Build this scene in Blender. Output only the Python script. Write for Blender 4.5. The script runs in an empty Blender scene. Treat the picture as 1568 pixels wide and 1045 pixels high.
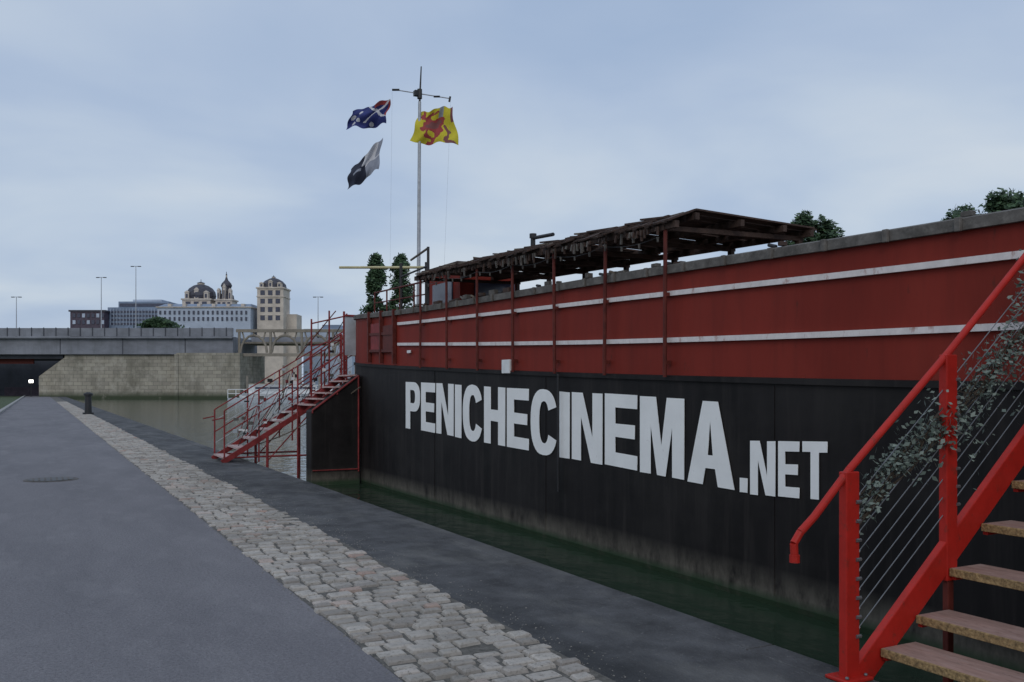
import bpy, bmesh, math, random
from mathutils import Vector, Matrix
random.seed(7)
scene=bpy.context.scene
TH=math.radians(27.51); CT,ST=math.cos(TH),math.sin(TH)
F=Vector((ST,CT,0)); R=Vector((CT,-ST,0))
def FP(Z,a,z): 
    p=F*Z+R*a; return Vector((p.x,p.y,z))
ROTF=Matrix.Rotation(-TH,3,'Z')

# ---------------- materials
def new_mat(name):
    m=bpy.data.materials.new(name); m.use_nodes=True
    nt=m.node_tree; b=nt.nodes['Principled BSDF']; return m,nt,b
def mat(name,col,rough=0.7,scale=4,var=0.25,bump=0.0,metal=0,stretch=(1,1,1),col2=None,thr=None,bscale=None,spec=None,detail=4):
    m,nt,b=new_mat(name)
    tc=nt.nodes.new('ShaderNodeTexCoord'); mp=nt.nodes.new('ShaderNodeMapping'); mp.inputs['Scale'].default_value=stretch
    nt.links.new(tc.outputs['Object'],mp.inputs['Vector'])
    n=nt.nodes.new('ShaderNodeTexNoise'); n.inputs['Scale'].default_value=scale; n.inputs['Detail'].default_value=detail; n.inputs['Roughness'].default_value=0.65
    nt.links.new(mp.outputs['Vector'],n.inputs['Vector'])
    r=nt.nodes.new('ShaderNodeValToRGB')
    lo=[c*(1-var) for c in col]+[1]; hi=[min(1,c*(1+var)) for c in col]+[1]
    if col2: hi=list(col2)+[1]; lo=list(col)+[1]
    t=thr or (0.3,0.7)
    r.color_ramp.elements[0].position=t[0]; r.color_ramp.elements[1].position=t[1]
    r.color_ramp.elements[0].color=lo; r.color_ramp.elements[1].color=hi
    nt.links.new(n.outputs['Fac'],r.inputs['Fac']); nt.links.new(r.outputs['Color'],b.inputs['Base Color'])
    b.inputs['Roughness'].default_value=rough; b.inputs['Metallic'].default_value=metal
    if spec is not None: b.inputs['Specular IOR Level'].default_value=spec
    if bump:
        n2=nt.nodes.new('ShaderNodeTexNoise'); n2.inputs['Scale'].default_value=bscale or scale*6; n2.inputs['Detail'].default_value=3
        nt.links.new(tc.outputs['Object'],n2.inputs['Vector'])
        bp=nt.nodes.new('ShaderNodeBump'); bp.inputs['Strength'].default_value=bump; bp.inputs['Distance'].default_value=0.02
        nt.links.new(n2.outputs['Fac'],bp.inputs['Height']); nt.links.new(bp.outputs['Normal'],b.inputs['Normal'])
    return m
def add_layer(m,col,scale,lo,hi,stretch=(1,1,1),fac=1.0,zrange=None):
    nt=m.node_tree; b=nt.nodes['Principled BSDF']
    src=b.inputs['Base Color'].links[0].from_socket
    tc=nt.nodes.new('ShaderNodeTexCoord'); mp=nt.nodes.new('ShaderNodeMapping'); mp.inputs['Scale'].default_value=stretch
    nt.links.new(tc.outputs['Object'],mp.inputs['Vector'])
    n=nt.nodes.new('ShaderNodeTexNoise'); n.inputs['Scale'].default_value=scale; n.inputs['Detail'].default_value=4; n.inputs['Roughness'].default_value=0.7
    nt.links.new(mp.outputs['Vector'],n.inputs['Vector'])
    mr=nt.nodes.new('ShaderNodeMapRange'); mr.inputs[1].default_value=lo; mr.inputs[2].default_value=hi; mr.inputs[4].default_value=fac
    nt.links.new(n.outputs['Fac'],mr.inputs[0]); f=mr.outputs[0]
    if zrange:
        sx=nt.nodes.new('ShaderNodeSeparateXYZ'); nt.links.new(tc.outputs['Object'],sx.inputs[0])
        zr=nt.nodes.new('ShaderNodeMapRange'); zr.inputs[1].default_value=zrange[0]; zr.inputs[2].default_value=zrange[1]
        nt.links.new(sx.outputs['Z'],zr.inputs[0])
        mu=nt.nodes.new('ShaderNodeMath'); mu.operation='MULTIPLY'
        nt.links.new(f,mu.inputs[0]); nt.links.new(zr.outputs[0],mu.inputs[1]); f=mu.outputs[0]
    mx=nt.nodes.new('ShaderNodeMixRGB'); nt.links.new(f,mx.inputs[0]); nt.links.new(src,mx.inputs[1]); mx.inputs[2].default_value=(*col,1)
    nt.links.new(mx.outputs[0],b.inputs['Base Color'])
    return m

M={}
M['asphalt']=mat('asphalt',(0.195,0.188,0.20),0.9,38,0.22,0.6,bscale=55,thr=(0.3,0.7),spec=0.25)
add_layer(M['asphalt'],(0.12,0.118,0.13),0.6,0.42,0.72,(1,0.3,1),0.7)
add_layer(M['asphalt'],(0.26,0.25,0.26),1.8,0.50,0.75,(1,0.4,1),0.6)
add_layer(M['asphalt'],(0.34,0.33,0.33),32,0.62,0.70,fac=0.5)
add_layer(M['asphalt'],(0.08,0.08,0.085),24,0.61,0.70,fac=0.55)
M['apron']=mat('apron_concrete',(0.085,0.086,0.09),0.88,2.5,0.4,0.5,bscale=40,spec=0.25)
add_layer(M['apron'],(0.17,0.168,0.16),1.4,0.5,0.72,(1,0.5,1),0.75)
add_layer(M['apron'],(0.03,0.032,0.034),0.8,0.48,0.66,(1,0.4,1),0.7)
add_layer(M['apron'],(0.22,0.215,0.2),26,0.60,0.70,fac=0.5)
M['bed']=mat('cobble_joint',(0.12,0.113,0.10),0.95,20,0.5,0.4,bscale=80)
m,nt,b=new_mat('cobble_stone')
g=nt.nodes.new('ShaderNodeNewGeometry'); r=nt.nodes.new('ShaderNodeValToRGB')
cr=r.color_ramp; cr.elements[0].color=(0.29,0.265,0.24,1); cr.elements[1].color=(0.54,0.50,0.455,1)
e=cr.elements.new(0.35); e.color=(0.41,0.38,0.345,1); e=cr.elements.new(0.90); e.color=(0.49,0.455,0.41,1); e=cr.elements.new(0.96); e.color=(0.43,0.29,0.24,1)
nt.links.new(g.outputs['Random Per Island'],r.inputs[0]); nt.links.new(r.outputs[0],b.inputs['Base Color'])
b.inputs['Roughness'].default_value=0.9; b.inputs['Specular IOR Level'].default_value=.25
add_layer(m,(0.22,0.20,0.18),25,0.48,0.72,fac=0.65); add_layer(m,(0.22,0.205,0.18),0.9,0.45,0.65,fac=0.6); add_layer(m,(0.09,0.085,0.075),50,0.58,0.68,fac=0.6)
n2=nt.nodes.new('ShaderNodeTexNoise'); n2.inputs['Scale'].default_value=45; n2.inputs['Detail'].default_value=3
tc=nt.nodes.new('ShaderNodeTexCoord'); nt.links.new(tc.outputs['Object'],n2.inputs['Vector'])
bp=nt.nodes.new('ShaderNodeBump'); bp.inputs['Strength'].default_value=.6; bp.inputs['Distance'].default_value=.01; nt.links.new(n2.outputs['Fac'],bp.inputs['Height']); nt.links.new(bp.outputs['Normal'],b.inputs['Normal'])
M['cobble']=m
M['grit']=mat('grit',(0.24,0.23,0.21),0.9,30,0.4)
M['kerb']=mat('kerb_stone',(0.3,0.3,0.29),0.85,8,0.3,0.2)
M['grass']=mat('grass',(0.05,0.075,0.03),0.95,3,0.5,0.6,bscale=40)
M['quaywall']=mat('quay_wall_stone',(0.10,0.11,0.10),0.9,3,0.4,0.3)
m,nt,b=new_mat('canal_water'); b.inputs['Base Color'].default_value=(0.024,0.043,0.026,1); b.inputs['Roughness'].default_value=0.06; b.inputs['IOR'].default_value=1.33
tc=nt.nodes.new('ShaderNodeTexCoord'); mp=nt.nodes.new('ShaderNodeMapping'); mp.inputs['Scale'].default_value=(1,0.7,1)
n=nt.nodes.new('ShaderNodeTexNoise'); n.inputs['Scale'].default_value=2.6; n.inputs['Detail'].default_value=3
bp=nt.nodes.new('ShaderNodeBump'); bp.inputs['Strength'].default_value=0.4; bp.inputs['Distance'].default_value=0.07
nt.links.new(tc.outputs['Object'],mp.inputs[0]); nt.links.new(mp.outputs[0],n.inputs['Vector']); nt.links.new(n.outputs['Fac'],bp.inputs['Height']); nt.links.new(bp.outputs['Normal'],b.inputs['Normal'])
M['water']=m
M['hullblack']=mat('hull_black_paint',(0.011,0.009,0.009),0.6,3,0.5,0.12,stretch=(1,1,0.15),bscale=5,spec=0.2)
add_layer(M['hullblack'],(0.045,0.038,0.034),6,0.52,0.8,(1,1,0.08),0.6)
add_layer(M['hullblack'],(0.03,0.027,0.025),0.7,0.45,0.7,(1,1,1.5),0.5)
add_layer(M['hullblack'],(0.15,0.135,0.11),5,0.25,0.6,(1,1,0.5),0.85,zrange=(0.0,-0.22))
add_layer(M['hullblack'],(0.03,0.06,0.03),3,0.1,0.5,(1,1,0.5),0.9,zrange=(-0.22,-0.30))
M['hullred']=mat('hull_red_paint',(0.205,0.026,0.017),0.65,1.0,0.16,0.1,stretch=(1,1,0.4),bscale=4,spec=0.15)
add_layer(M['hullred'],(0.13,0.02,0.014),5,0.48,0.8,(1,1,0.1),0.6)
add_layer(M['hullred'],(0.27,0.04,0.026),2,0.5,0.75,(1,1,0.2),0.4)
add_layer(M['hullred'],(0.07,0.025,0.018),14,0.64,0.72,(1,1,0.25),0.6)
M['stripe']=mat('stripe_white_paint',(0.72,0.66,0.64),0.5,10,0.12)
add_layer(M['stripe'],(0.35,0.16,0.12),9,0.58,0.7,(1,1,0.5),0.8)
M['letter']=mat('lettering_white',(0.88,0.88,0.86),0.55,3,0.05)
add_layer(M['letter'],(0.55,0.54,0.52),12,0.62,0.75,(1,1,1),0.5)
M['rim']=mat('rim_grey',(0.125,0.115,0.105),0.8,5,0.4,0.3,spec=.2)
add_layer(M['rim'],(0.23,0.215,0.195),14,0.52,0.7,fac=0.6)
M['darkred']=mat('dark_red_steel',(0.11,0.022,0.016),0.6,8,0.35,spec=.25)
M['wood']=mat('weathered_wood',(0.055,0.032,0.024),0.85,5,0.5,0.3,stretch=(1,4,1))
M['woodlt']=mat('light_bamboo',(0.15,0.12,0.09),0.8,8,0.4)
M['red']=mat('stair_red_paint',(0.43,0.020,0.013),0.48,6,0.15,0.05,spec=.3)
add_layer(M['red'],(0.20,0.03,0.02),18,0.58,0.7,fac=0.7)
M['redfar']=mat('gangway_red_paint',(0.22,0.03,0.03),0.6,6,0.4,spec=.3)
M['tread']=mat('tread_wood',(0.36,0.23,0.19),0.8,5,0.2,0.2,stretch=(6,1,1),spec=.2)
add_layer(M['tread'],(0.46,0.34,0.30),5,0.5,0.75,(4,1,1),0.6)
add_layer(M['tread'],(0.16,0.10,0.075),9,0.58,0.7,(3,1,1),0.6)
M['nosing']=mat('tread_nosing',(0.30,0.20,0.09),0.8,40,0.6,0.5,bscale=70)
M['treadpink']=mat('gangway_tread',(0.48,0.34,0.32),0.7,8,0.2)
M['cable']=mat('steel_cable',(0.22,0.23,0.24),0.4,20,0.2,metal=0.6)
M['steel']=mat('galvanised_steel',(0.4,0.42,0.45),0.5,10,0.2,metal=0.3)
M['black']=mat('black_iron',(0.015,0.015,0.017),0.5,10,0.4)
M['white']=mat('white_paint',(0.75,0.76,0.76),0.6,6,0.1)
M['panel']=mat('pale_panel',(0.42,0.46,0.5),0.6,4,0.2)
M['deck']=mat('deck_boards',(0.12,0.08,0.06),0.8,6,0.3)
M['yellow']=mat('flag_yellow',(0.58,0.50,0.03),0.8,6,0.1)
M['flagred']=mat('flag_red',(0.33,0.05,0.05),0.8,6,0.1)
M['flagbrown']=mat('flag_brown',(0.20,0.07,0.07),0.8,6,0.1)
M['flagblue']=mat('flag_blue',(0.02,0.03,0.15),0.8,6,0.2)
M['flagwhite']=mat('flag_white',(0.6,0.6,0.63),0.8,6,0.1)
M['flaggrey']=mat('flag_grey',(0.28,0.3,0.36),0.8,6,0.1)
M['flagblack']=mat('flag_black',(0.02,0.024,0.045),0.8,6,0.2)
M['spar']=mat('varnished_spar',(0.5,0.45,0.25),0.5,6,0.2)
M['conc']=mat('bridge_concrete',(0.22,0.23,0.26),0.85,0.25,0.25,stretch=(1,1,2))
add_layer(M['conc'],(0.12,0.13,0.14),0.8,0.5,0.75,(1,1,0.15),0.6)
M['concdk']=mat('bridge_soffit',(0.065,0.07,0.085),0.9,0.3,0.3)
M['truss']=mat('bridge_pale_iron',(0.25,0.22,0.18),0.8,0.5,0.3)
m,nt,b=new_mat('ashlar_wall'); tc=nt.nodes.new('ShaderNodeTexCoord'); br=nt.nodes.new('ShaderNodeTexBrick')
br.inputs['Color1'].default_value=(0.42,0.385,0.31,1); br.inputs['Color2'].default_value=(0.31,0.285,0.235,1); br.inputs['Mortar'].default_value=(0.19,0.18,0.15,1)
br.inputs['Scale'].default_value=1; br.inputs['Brick Width'].default_value=1.3; br.inputs['Row Height'].default_value=0.62; br.inputs['Mortar Size'].default_value=0.035
sp=nt.nodes.new('ShaderNodeSeparateXYZ'); cb=nt.nodes.new('ShaderNodeCombineXYZ'); nt.links.new(tc.outputs['Object'],sp.inputs[0]); nt.links.new(sp.outputs['X'],cb.inputs['X']); nt.links.new(sp.outputs['Z'],cb.inputs['Y'])
nt.links.new(cb.outputs[0],br.inputs['Vector']); nt.links.new(br.outputs['Color'],b.inputs['Base Color']); b.inputs['Roughness'].default_value=0.9
add_layer(m,(0.15,0.14,0.105),0.3,0.42,0.68,(1,1,0.4),0.85); add_layer(m,(0.48,0.45,0.38),0.7,0.5,0.72,fac=0.7)
add_layer(m,(0.05,0.065,0.035),1,0.1,0.4,zrange=(1.0,0.0))
M['ashlar']=m
M['bluebld']=mat('blue_grey_cladding',(0.20,0.26,0.36),0.5,0.3,0.2)
M['whitebld']=mat('pale_facade',(0.46,0.52,0.62),0.8,0.2,0.15)
M['cream']=mat('cream_stone',(0.58,0.51,0.44),0.85,0.4,0.2)
M['slate']=mat('slate_roof',(0.06,0.058,0.075),0.6,1,0.4)
M['glass']=mat('window_glass',(0.06,0.065,0.10),0.2,2,0.3)
M['brownbld']=mat('dark_cladding',(0.085,0.065,0.09),0.7,1,0.3)
M['bark']=mat('bark',(0.06,0.045,0.03),0.9,8,0.3)
def leafmat(name,c1,c2):
    m,nt,b=new_mat(name); g=nt.nodes.new('ShaderNodeNewGeometry'); r=nt.nodes.new('ShaderNodeValToRGB')
    r.color_ramp.elements[0].color=(*c1,1); r.color_ramp.elements[1].color=(*c2,1)
    nt.links.new(g.outputs['Random Per Island'],r.inputs[0]); nt.links.new(r.outputs[0],b.inputs['Base Color']); b.inputs['Roughness'].default_value=0.7
    return m
M['leaf']=leafmat('leaves',(0.018,0.042,0.02),(0.07,0.13,0.055))
M['ivy']=leafmat('ivy_leaves',(0.03,0.05,0.035),(0.24,0.29,0.25))
m,nt,b=new_mat('lamp_glow'); b.inputs['Emission Color'].default_value=(1,0.97,0.9,1); b.inputs['Emission Strength'].default_value=6
M['glow']=m

# ---------------- mesh builder
class MB:
    def __init__(s): s.v=[];s.f=[];s.mi=[];s.mats=[]
    def _m(s,k):
        if k not in s.mats: s.mats.append(k)
        return s.mats.index(k)
    def add(s,vs,fs,k):
        o=len(s.v); s.v+= [tuple(v) for v in vs]; i=s._m(k)
        for f in fs: s.f.append([o+j for j in f]); s.mi.append(i)
    def box(s,c,size,k,rot=None):
        c=Vector(c); hx,hy,hz=[q/2 for q in size]
        vs=[Vector((x,y,z)) for x in(-hx,hx) for y in(-hy,hy) for z in(-hz,hz)]
        if rot is not None: vs=[rot@v for v in vs]
        vs=[v+c for v in vs]
        s.add(vs,[(0,1,3,2),(4,6,7,5),(0,4,5,1),(2,3,7,6),(0,2,6,4),(1,5,7,3)],k)
    def frustum(s,c,b,t,h,k,rot=None):
        c=Vector(c); vs=[]
        for (w,d),z in((b,0),(t,h)):
            for x,y in((-1,-1),(1,-1),(1,1),(-1,1)):
                v=Vector((x*w/2,y*d/2,z)); 
                if rot is not None: v=rot@v
                vs.append(v+c)
        s.add(vs,[(3,2,1,0),(4,5,6,7),(0,1,5,4),(1,2,6,5),(2,3,7,6),(3,0,4,7)],k)
    def cyl(s,p0,p1,r0,k,r1=None,n=8):
        p0=Vector(p0);p1=Vector(p1); r1=r0 if r1 is None else r1
        d=(p1-p0).normalized(); a=d.orthogonal().normalized(); b=d.cross(a)
        vs=[]
        for p,r in((p0,r0),(p1,r1)):
            for i in range(n):
                t=2*math.pi*i/n; vs.append(p+a*math.cos(t)*r+b*math.sin(t)*r)
        fs=[(i,(i+1)%n,n+(i+1)%n,n+i) for i in range(n)]+[tuple(range(n-1,-1,-1)),tuple(range(n,2*n))]
        s.add(vs,fs,k)
    def bar(s,p0,p1,w,h,k):
        p0=Vector(p0);p1=Vector(p1); d=(p1-p0).normalized()
        up=Vector((0,0,1)) if abs(d.z)<0.95 else Vector((1,0,0))
        a=d.cross(up).normalized(); b=a.cross(d).normalized()
        vs=[p+a*x*w/2+b*y*h/2 for p in(p0,p1) for x,y in((-1,-1),(1,-1),(1,1),(-1,1))]
        s.add(vs,[(0,1,2,3),(7,6,5,4),(0,4,5,1),(1,5,6,2),(2,6,7,3),(3,7,4,0)],k)
    def build(s,name,parent=None,bevel=0,smooth=False):
        me=bpy.data.meshes.new(name); me.from_pydata(s.v,[],s.f)
        for k in s.mats: me.materials.append(M[k])
        for p,i in zip(me.polygons,s.mi): p.material_index=i
        bm=bmesh.new(); bm.from_mesh(me); bmesh.ops.recalc_face_normals(bm,faces=bm.faces); bm.to_mesh(me); bm.free()
        if smooth:
            for p in me.polygons: p.use_smooth=True
        o=bpy.data.objects.new(name,me); scene.collection.objects.link(o)
        if parent:
            o.parent=parent; o.matrix_parent_inverse=Matrix.Translation(-parent.location)
        if bevel:
            md=o.modifiers.new('bev','BEVEL'); md.width=bevel; md.segments=2; md.limit_method='ANGLE'
        return o
def empty(name,loc):
    e=bpy.data.objects.new(name,None); e.location=loc; e.empty_display_size=0.3; scene.collection.objects.link(e); return e
def sheet(name,x0,x1,y0,y1,z,k):
    b=MB(); b.add([(x0,y0,z),(x1,y0,z),(x1,y1,z),(x0,y1,z)],[(0,1,2,3)],k); return b.build(name)

WZ=-0.35; QE=3.98
# ---------------- ground, quay, water
sheet('ground',-3000,3000,-3000,3000,-1.2,'grass')
b=MB(); b.box((-30,140,-0.8),(67.96,600,1.56),'quaywall'); b.build('quay_terrain')
sheet('grass_verge',-60,-2.25,-60,400,-0.014,'grass')
sheet('asphalt_path',-2.0,1.76,-60,260,0.0,'asphalt')
sheet('quay_pavement',2.78,3.82,-60,260,0.0,'apron')
sheet('cobble_bed',1.76,2.78,-60,260,0.002,'bed')
b=MB()
y=-40
while y<200: b.box((-2.12,y,-0.0),(0.24,0.985,0.22),'kerb'); y+=1.0
b.build('kerb')
b=MB()
y=-40
while y<200: b.box((3.93,y,-0.03),(0.22,1.49,0.072+random.uniform(-.006,.008)),'apron'); y+=1.5
b.build('quay_edge_coping',bevel=0.008)
sheet('canal_water',3.9,32,-150,420,WZ,'water')
b=MB(); b.box((232,140,-0.4),(400,600,1.5),'grass'); b.box((33,140,-0.35),(2,600,1.45),'quaywall'); b.build('far_bank_terrain')
b=MB()
y=1.0
while y<110:
    rh=random.uniform(0.105,0.155) if y<60 else 0.2
    cols=6; x=1.765+random.uniform(-0.03,0.02)
    skew=random.uniform(-0.01,0.01)
    ws=[random.uniform(0.75,1.25) for _ in range(cols)]; t=sum(ws); tw=0.98+random.uniform(-.03,.07)
    for w in ws:
        w=w/t*tw
        x0=x+0.007+random.uniform(0,0.010); x1=x+w-0.007-random.uniform(0,0.010); y0=y+0.006+random.uniform(0,0.014); y1=y+rh-0.006-random.uniform(0,0.014)
        h=random.uniform(0.010,0.030); i=0.014
        tl=[random.uniform(-0.005,0.005) for _ in range(4)]
        q=[(x0,y0),(x1,y0+skew),(x1,y1+skew),(x0,y1)]
        q=[(a+random.uniform(-.008,.008),c+random.uniform(-.008,.008)) for a,c in q]
        cx=(x0+x1)/2; cy=(y0+y1)/2
        vs=[(a,c,0.0) for a,c in q]+[(a+(i if a<cx else -i)*0.4,c+(i if c<cy else -i)*0.4,h*0.75) for a,c in q]+[(a+(i if a<cx else -i)*1.3,c+(i if c<cy else -i)*1.3,h+tt) for (a,c),tt in zip(q,tl)]
        fs=[(8,9,10,11)]
        for L in(0,4):
            for j in range(4): fs.append((L+j,L+(j+1)%4,L+4+(j+1)%4,L+4+j))
        if random.random()>0.015: b.add(vs,fs,'cobble')
        x+=w
    y+=rh
b.build('cobblestone_strip')
b=MB()
for _ in range(2200):
    yy=random.uniform(2,28); xx=(2.78+abs(random.gauss(0,0.16))) if random.random()<.6 else 1.77-abs(random.gauss(0,.03))
    if xx>3.8: continue
    s=random.uniform(0.003,0.009); z0=0.002
    vs=[(xx+s*math.cos(t+random.random()),yy+s*math.sin(t+random.random()),z0) for t in(0,2.1,4.2)]+[(xx,yy,z0+s*.8)]
    b.add(vs,[(0,1,3),(1,2,3),(2,0,3)],'grit')
b.build('gravel')
b=MB(); b.cyl((0.2,17.6,0.001),(0.2,17.6,0.008),0.43,'rim',n=32); b.cyl((0.2,17.6,0.009),(0.2,17.6,0.014),0.36,'black',n=32)
for i in range(-3,4): b.box((0.2+i*0.09,17.6,0.017),(0.03,0.5,0.005),'rim')
b.build('manhole_cover')
b=MB(); b.cyl((2.6,58.5,0),(2.6,58.5,0.12),0.3,'black',n=16); b.cyl((2.6,58.5,0.12),(2.6,58.5,1.1),0.2,'black',0.17,16); b.cyl((2.6,58.5,1.1),(2.6,58.5,1.22),0.25,'black',n=16); b.cyl((2.6,58.5,1.22),(2.6,58.5,1.3),0.25,'black',0.1,16)
b.build('mooring_bollard')

# ---------------- barge
def interp(x,xs,ys):
    if x<=xs[0]: return ys[0]
    for i in range(1,len(xs)):
        if x<=xs[i]: t=(x-xs[i-1])/(xs[i]-xs[i-1]); return ys[i-1]+t*(ys[i]-ys[i-1])
    return ys[-1]
YS=[-21,-8,1.0,3.79,7.61,11.5,15.6,17.25,20.5]
def smooth_s(ys):
    return lambda y: sum(interp(y+d,YS,ys) for d in(-1.6,-.8,0,.8,1.6))/5
zb=smooth_s([1.8,1.62,1.58,1.61,1.70,1.82,1.97,2.03,2.2])
zr=smooth_s([2.95,2.8,2.76,2.77,2.86,2.91,2.98,3.04,3.2])
zl=smooth_s([2.2,2.05,1.98,2.0,2.08,2.21,2.38,2.44,2.5])
zu=smooth_s([2.6,2.5,2.46,2.47,2.57,2.65,2.74,2.8,2.9])
CX=8.3; HW=2.5
def ring(off=0.0,bot=False):
    ys=[]; y=-17.0
    while y<17.2: ys.append(y); y+=0.8
    ys.append(17.2)
    near=[(CX-HW-off,yy) for yy in ys]
    bow=[]
    for i in range(1,24):
        t=math.pi*i/24; c=math.cos(t); s=math.sin(t)
        bow.append((CX-(HW+off)*math.copysign(abs(c)**0.75,c),17.2+(3.0+off)*s**0.8))
    far=[(CX+HW+off,yy) for yy in reversed(ys)]
    st=[(CX-(-1)*(HW+off)*math.copysign(abs(math.cos(math.pi*i/20))**0.8,math.cos(math.pi*i/20)),-17-(3.2+off)*math.sin(math.pi*i/20)**0.9) for i in range(1,20)]
    return near+bow+far+st
def band(b,off,f0,f1,k,rng=None,off2=None):
    r=ring(off); n=len(r); vs=[(x,y,f0(y)) for x,y in r]; r2=ring(off if off2 is None else off2); vs+=[(x,y,f1(y)) for x,y in r2]
    b.add(vs,[(i,(i+1)%n,n+(i+1)%n,n+i) for i in range(n)],k)
barge=empty('barge',(CX,0,WZ))
b=MB(); band(b,-0.25,lambda y:-1.1,lambda y:-0.3,'hullblack',off2=0); band(b,0,lambda y:-0.3,lambda y:0.05,'hullblack'); 
band(b,0,lambda y:0.05,lambda y:zb(y)-0.03,'hullblack'); b.build('hull',barge)
b=MB()
for yy in (13.9,10.2,6.1,2.4,-2,-6): b.box((5.797,yy,(zb(yy)-.3)/2),(0.006,0.02,zb(yy)+.2),'hullblack')
b.build('plate_seams',barge)
b=MB(); band(b,0.03,lambda y:zb(y)-0.035,lambda y:zb(y)+0.015,'hullblack'); band(b,0,lambda y:zb(y)-0.035,lambda y:zb(y)-0.035,'hullblack',off2=0.03); band(b,0.03,lambda y:zb(y)+0.015,lambda y:zb(y)+0.02,'hullblack',off2=-0.02); b.build('rubbing_strake',barge)
b=MB(); band(b,-0.015,lambda y:zb(y)+0.018,lambda y:zr(y)-0.08,'hullred'); band(b,-0.10,lambda y:zb(y)+0.018,lambda y:zr(y)-0.08,'hullred'); b.build('bulwark',barge)
b=MB(); band(b,0.03,lambda y:zr(y)-0.08,lambda y:zr(y)+0.0,'rim'); band(b,0.03,lambda y:zr(y),lambda y:zr(y)+0.02,'rim',off2=-0.03)
band(b,-0.03,lambda y:zr(y)+0.02,lambda y:zr(y)+0.02,'rim',off2=-0.15); band(b,-0.15,lambda y:zr(y)+.02,lambda y:zr(y)-.1,'rim'); band(b,0.03,lambda y:zr(y)-0.08,lambda y:zr(y)-0.08,'rim',off2=-0.15); b.build('gunwale_cap',barge)
b=MB(); r=ring(-0.08); n=len(r); b.add([(x,y,zr(y)-0.75) for x,y in r],[(i,i+1,n-2-i,n-1-i) for i in range(n//2-1)],'deck'); b.build('deck',barge)
b=MB()
for fz in(zl,zu):
    y=-17
    while y<15.5:
        y2=min(y+0.8,15.6); x=CX-HW
        vs=[]
        for yy in(y,y2):
            for xx,dz in((x-0.022,-.025),(x-0.022,.025),(x+0.01,.025),(x+0.01,-.025)): vs.append((xx,yy,fz(yy)+dz))
        b.add(vs,[(0,1,5,4),(1,2,6,5),(3,0,4,7),(0,3,2,1),(4,5,6,7)],'stripe')
        y+=0.8
b.build('white_stripes',barge)
b=MB()
PY=[7.6+1.13*k for k in range(7)]
zc=lambda y:3.41+(y-7.6)*0.028
for yy in PY:
    b.cyl((5.735,yy,zb(yy)-0.0),(5.735,yy+random.uniform(-.03,.03),zc(yy)-0.12),0.021,'darkred')
    b.box((5.765,yy,zr(yy)-0.3),(0.06,0.06,0.04),'darkred'); b.box((5.765,yy,zb(yy)+0.15),(0.06,0.06,0.04),'darkred')
b.cyl((5.735,9.77,0.3),(5.735,9.77,zb(9.77)),0.014,'black')
b.build('canopy_posts',barge)
b=MB(); y=7.45
while y<14.5:
    w=random.uniform(0.06,0.12); z=zc(y)+random.uniform(-.014,.014)
    xo=5.64+random.uniform(-.07,.05); xe=7.7+random.uniform(-.1,.08)
    if random.random()>.06:
        b.bar((xo,y,z-0.13),(6.0,y,z+0.01),w*0.9,0.018,'wood'); b.bar((6.0,y,z+0.01),(xe,y,z-0.05),w*0.9,0.018,'wood')
    y+=w
for x,dz in((5.74,-.15),(6.0,-.05),(6.6,-.07),(7.2,-.08),(7.6,-.10)):
    b.bar((x,7.4,zc(7.4)+dz),(x,14.6,zc(14.6)+dz),0.05,0.07,'wood')
for i,yy in enumerate(PY):
    b.bar((5.7,yy,zc(yy)-0.17),(7.65,yy,zc(yy)-0.14),0.05,0.05,'wood')
    b.bar((7.6,yy,zr(yy)-0.7),(7.6,yy,zc(yy)-0.1),0.06,0.06,'wood')
for _ in range(90):
    yy=random.uniform(7.6,14.3); x=random.uniform(5.75,6.3); l=random.uniform(.15,.6)
    zt=zc(yy)-(0.13 if x<6 else 0)*(6.0-x)/.35
    b.bar((x,yy,zt+.02),(x+random.uniform(-.05,.05),yy+l,zt+.03+random.uniform(0,.035)),0.03,0.02,random.choice(['wood','wood','woodlt']))
for _ in range(110):
    yy=random.uniform(7.6,14.4); l=random.uniform(.03,.13); z=zc(yy)-0.16
    b.bar((5.66,yy,z),(5.66+random.uniform(-.02,.02),yy,z-l),0.02,0.02,random.choice(['wood','wood','wood','rim']))
b.build('deck_canopy',barge)
b=MB()
for i in range(60):
    yy=7.7+i*.11; s=abs(math.sin((yy-7.6)/1.13*math.pi)); z=zc(yy)-.24-.05*s
    yn=yy+.11; z2=zc(yn)-.24-.05*abs(math.sin((yn-7.6)/1.13*math.pi)); b.cyl((5.72,yy,z),(5.72,yn,z2),.004,'black',n=4)
    if i%3==0: b.cyl((5.72,yy,z),(5.72,yy,z-.05),.016,'rim',.01,6)
b.build('string_lights',barge)
b=MB(); b.cyl((6.0,10.9,zc(11)),(6.0,10.9,zc(11)+.13),0.035,'black'); b.cyl((6.0,10.9,zc(11)+.13),(6.0,10.35,zc(11)+.10),0.025,'black'); b.cyl((6.0,10.9,zc(11)+.13),(6.0,10.9,zc(11)+.19),0.05,'black'); b.build('stove_pipe',barge)
b=MB()
y=3.2
while y<15.5:
    if random.random()<0.85:
        h=random.uniform(.015,.045) if y<8 else random.uniform(.02,.07); b.box((5.86+random.uniform(-.05,.04),y,zr(y)+h/2+.02),(random.uniform(.04,.09),random.uniform(.04,.14 if y<8 else .22),h),random.choice(['rim','wood','rim','wood']))
        if random.random()<.5: b.cyl((5.84,y+.1,zr(y)+.03),(5.84,y+.2,zr(y)+.04+random.random()*.04),.018,random.choice(['rim','woodlt','black']))
    y+=random.uniform(.15,.45) if y>8 else random.uniform(.3,.9)
y=3.0
while y<16:
    b.box((5.755,y,zr(y)-.04),(.03,.05,.1),'rim'); y+=.62
b.build('gunwale_fittings',barge,bevel=0.006)
b=MB()
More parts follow.
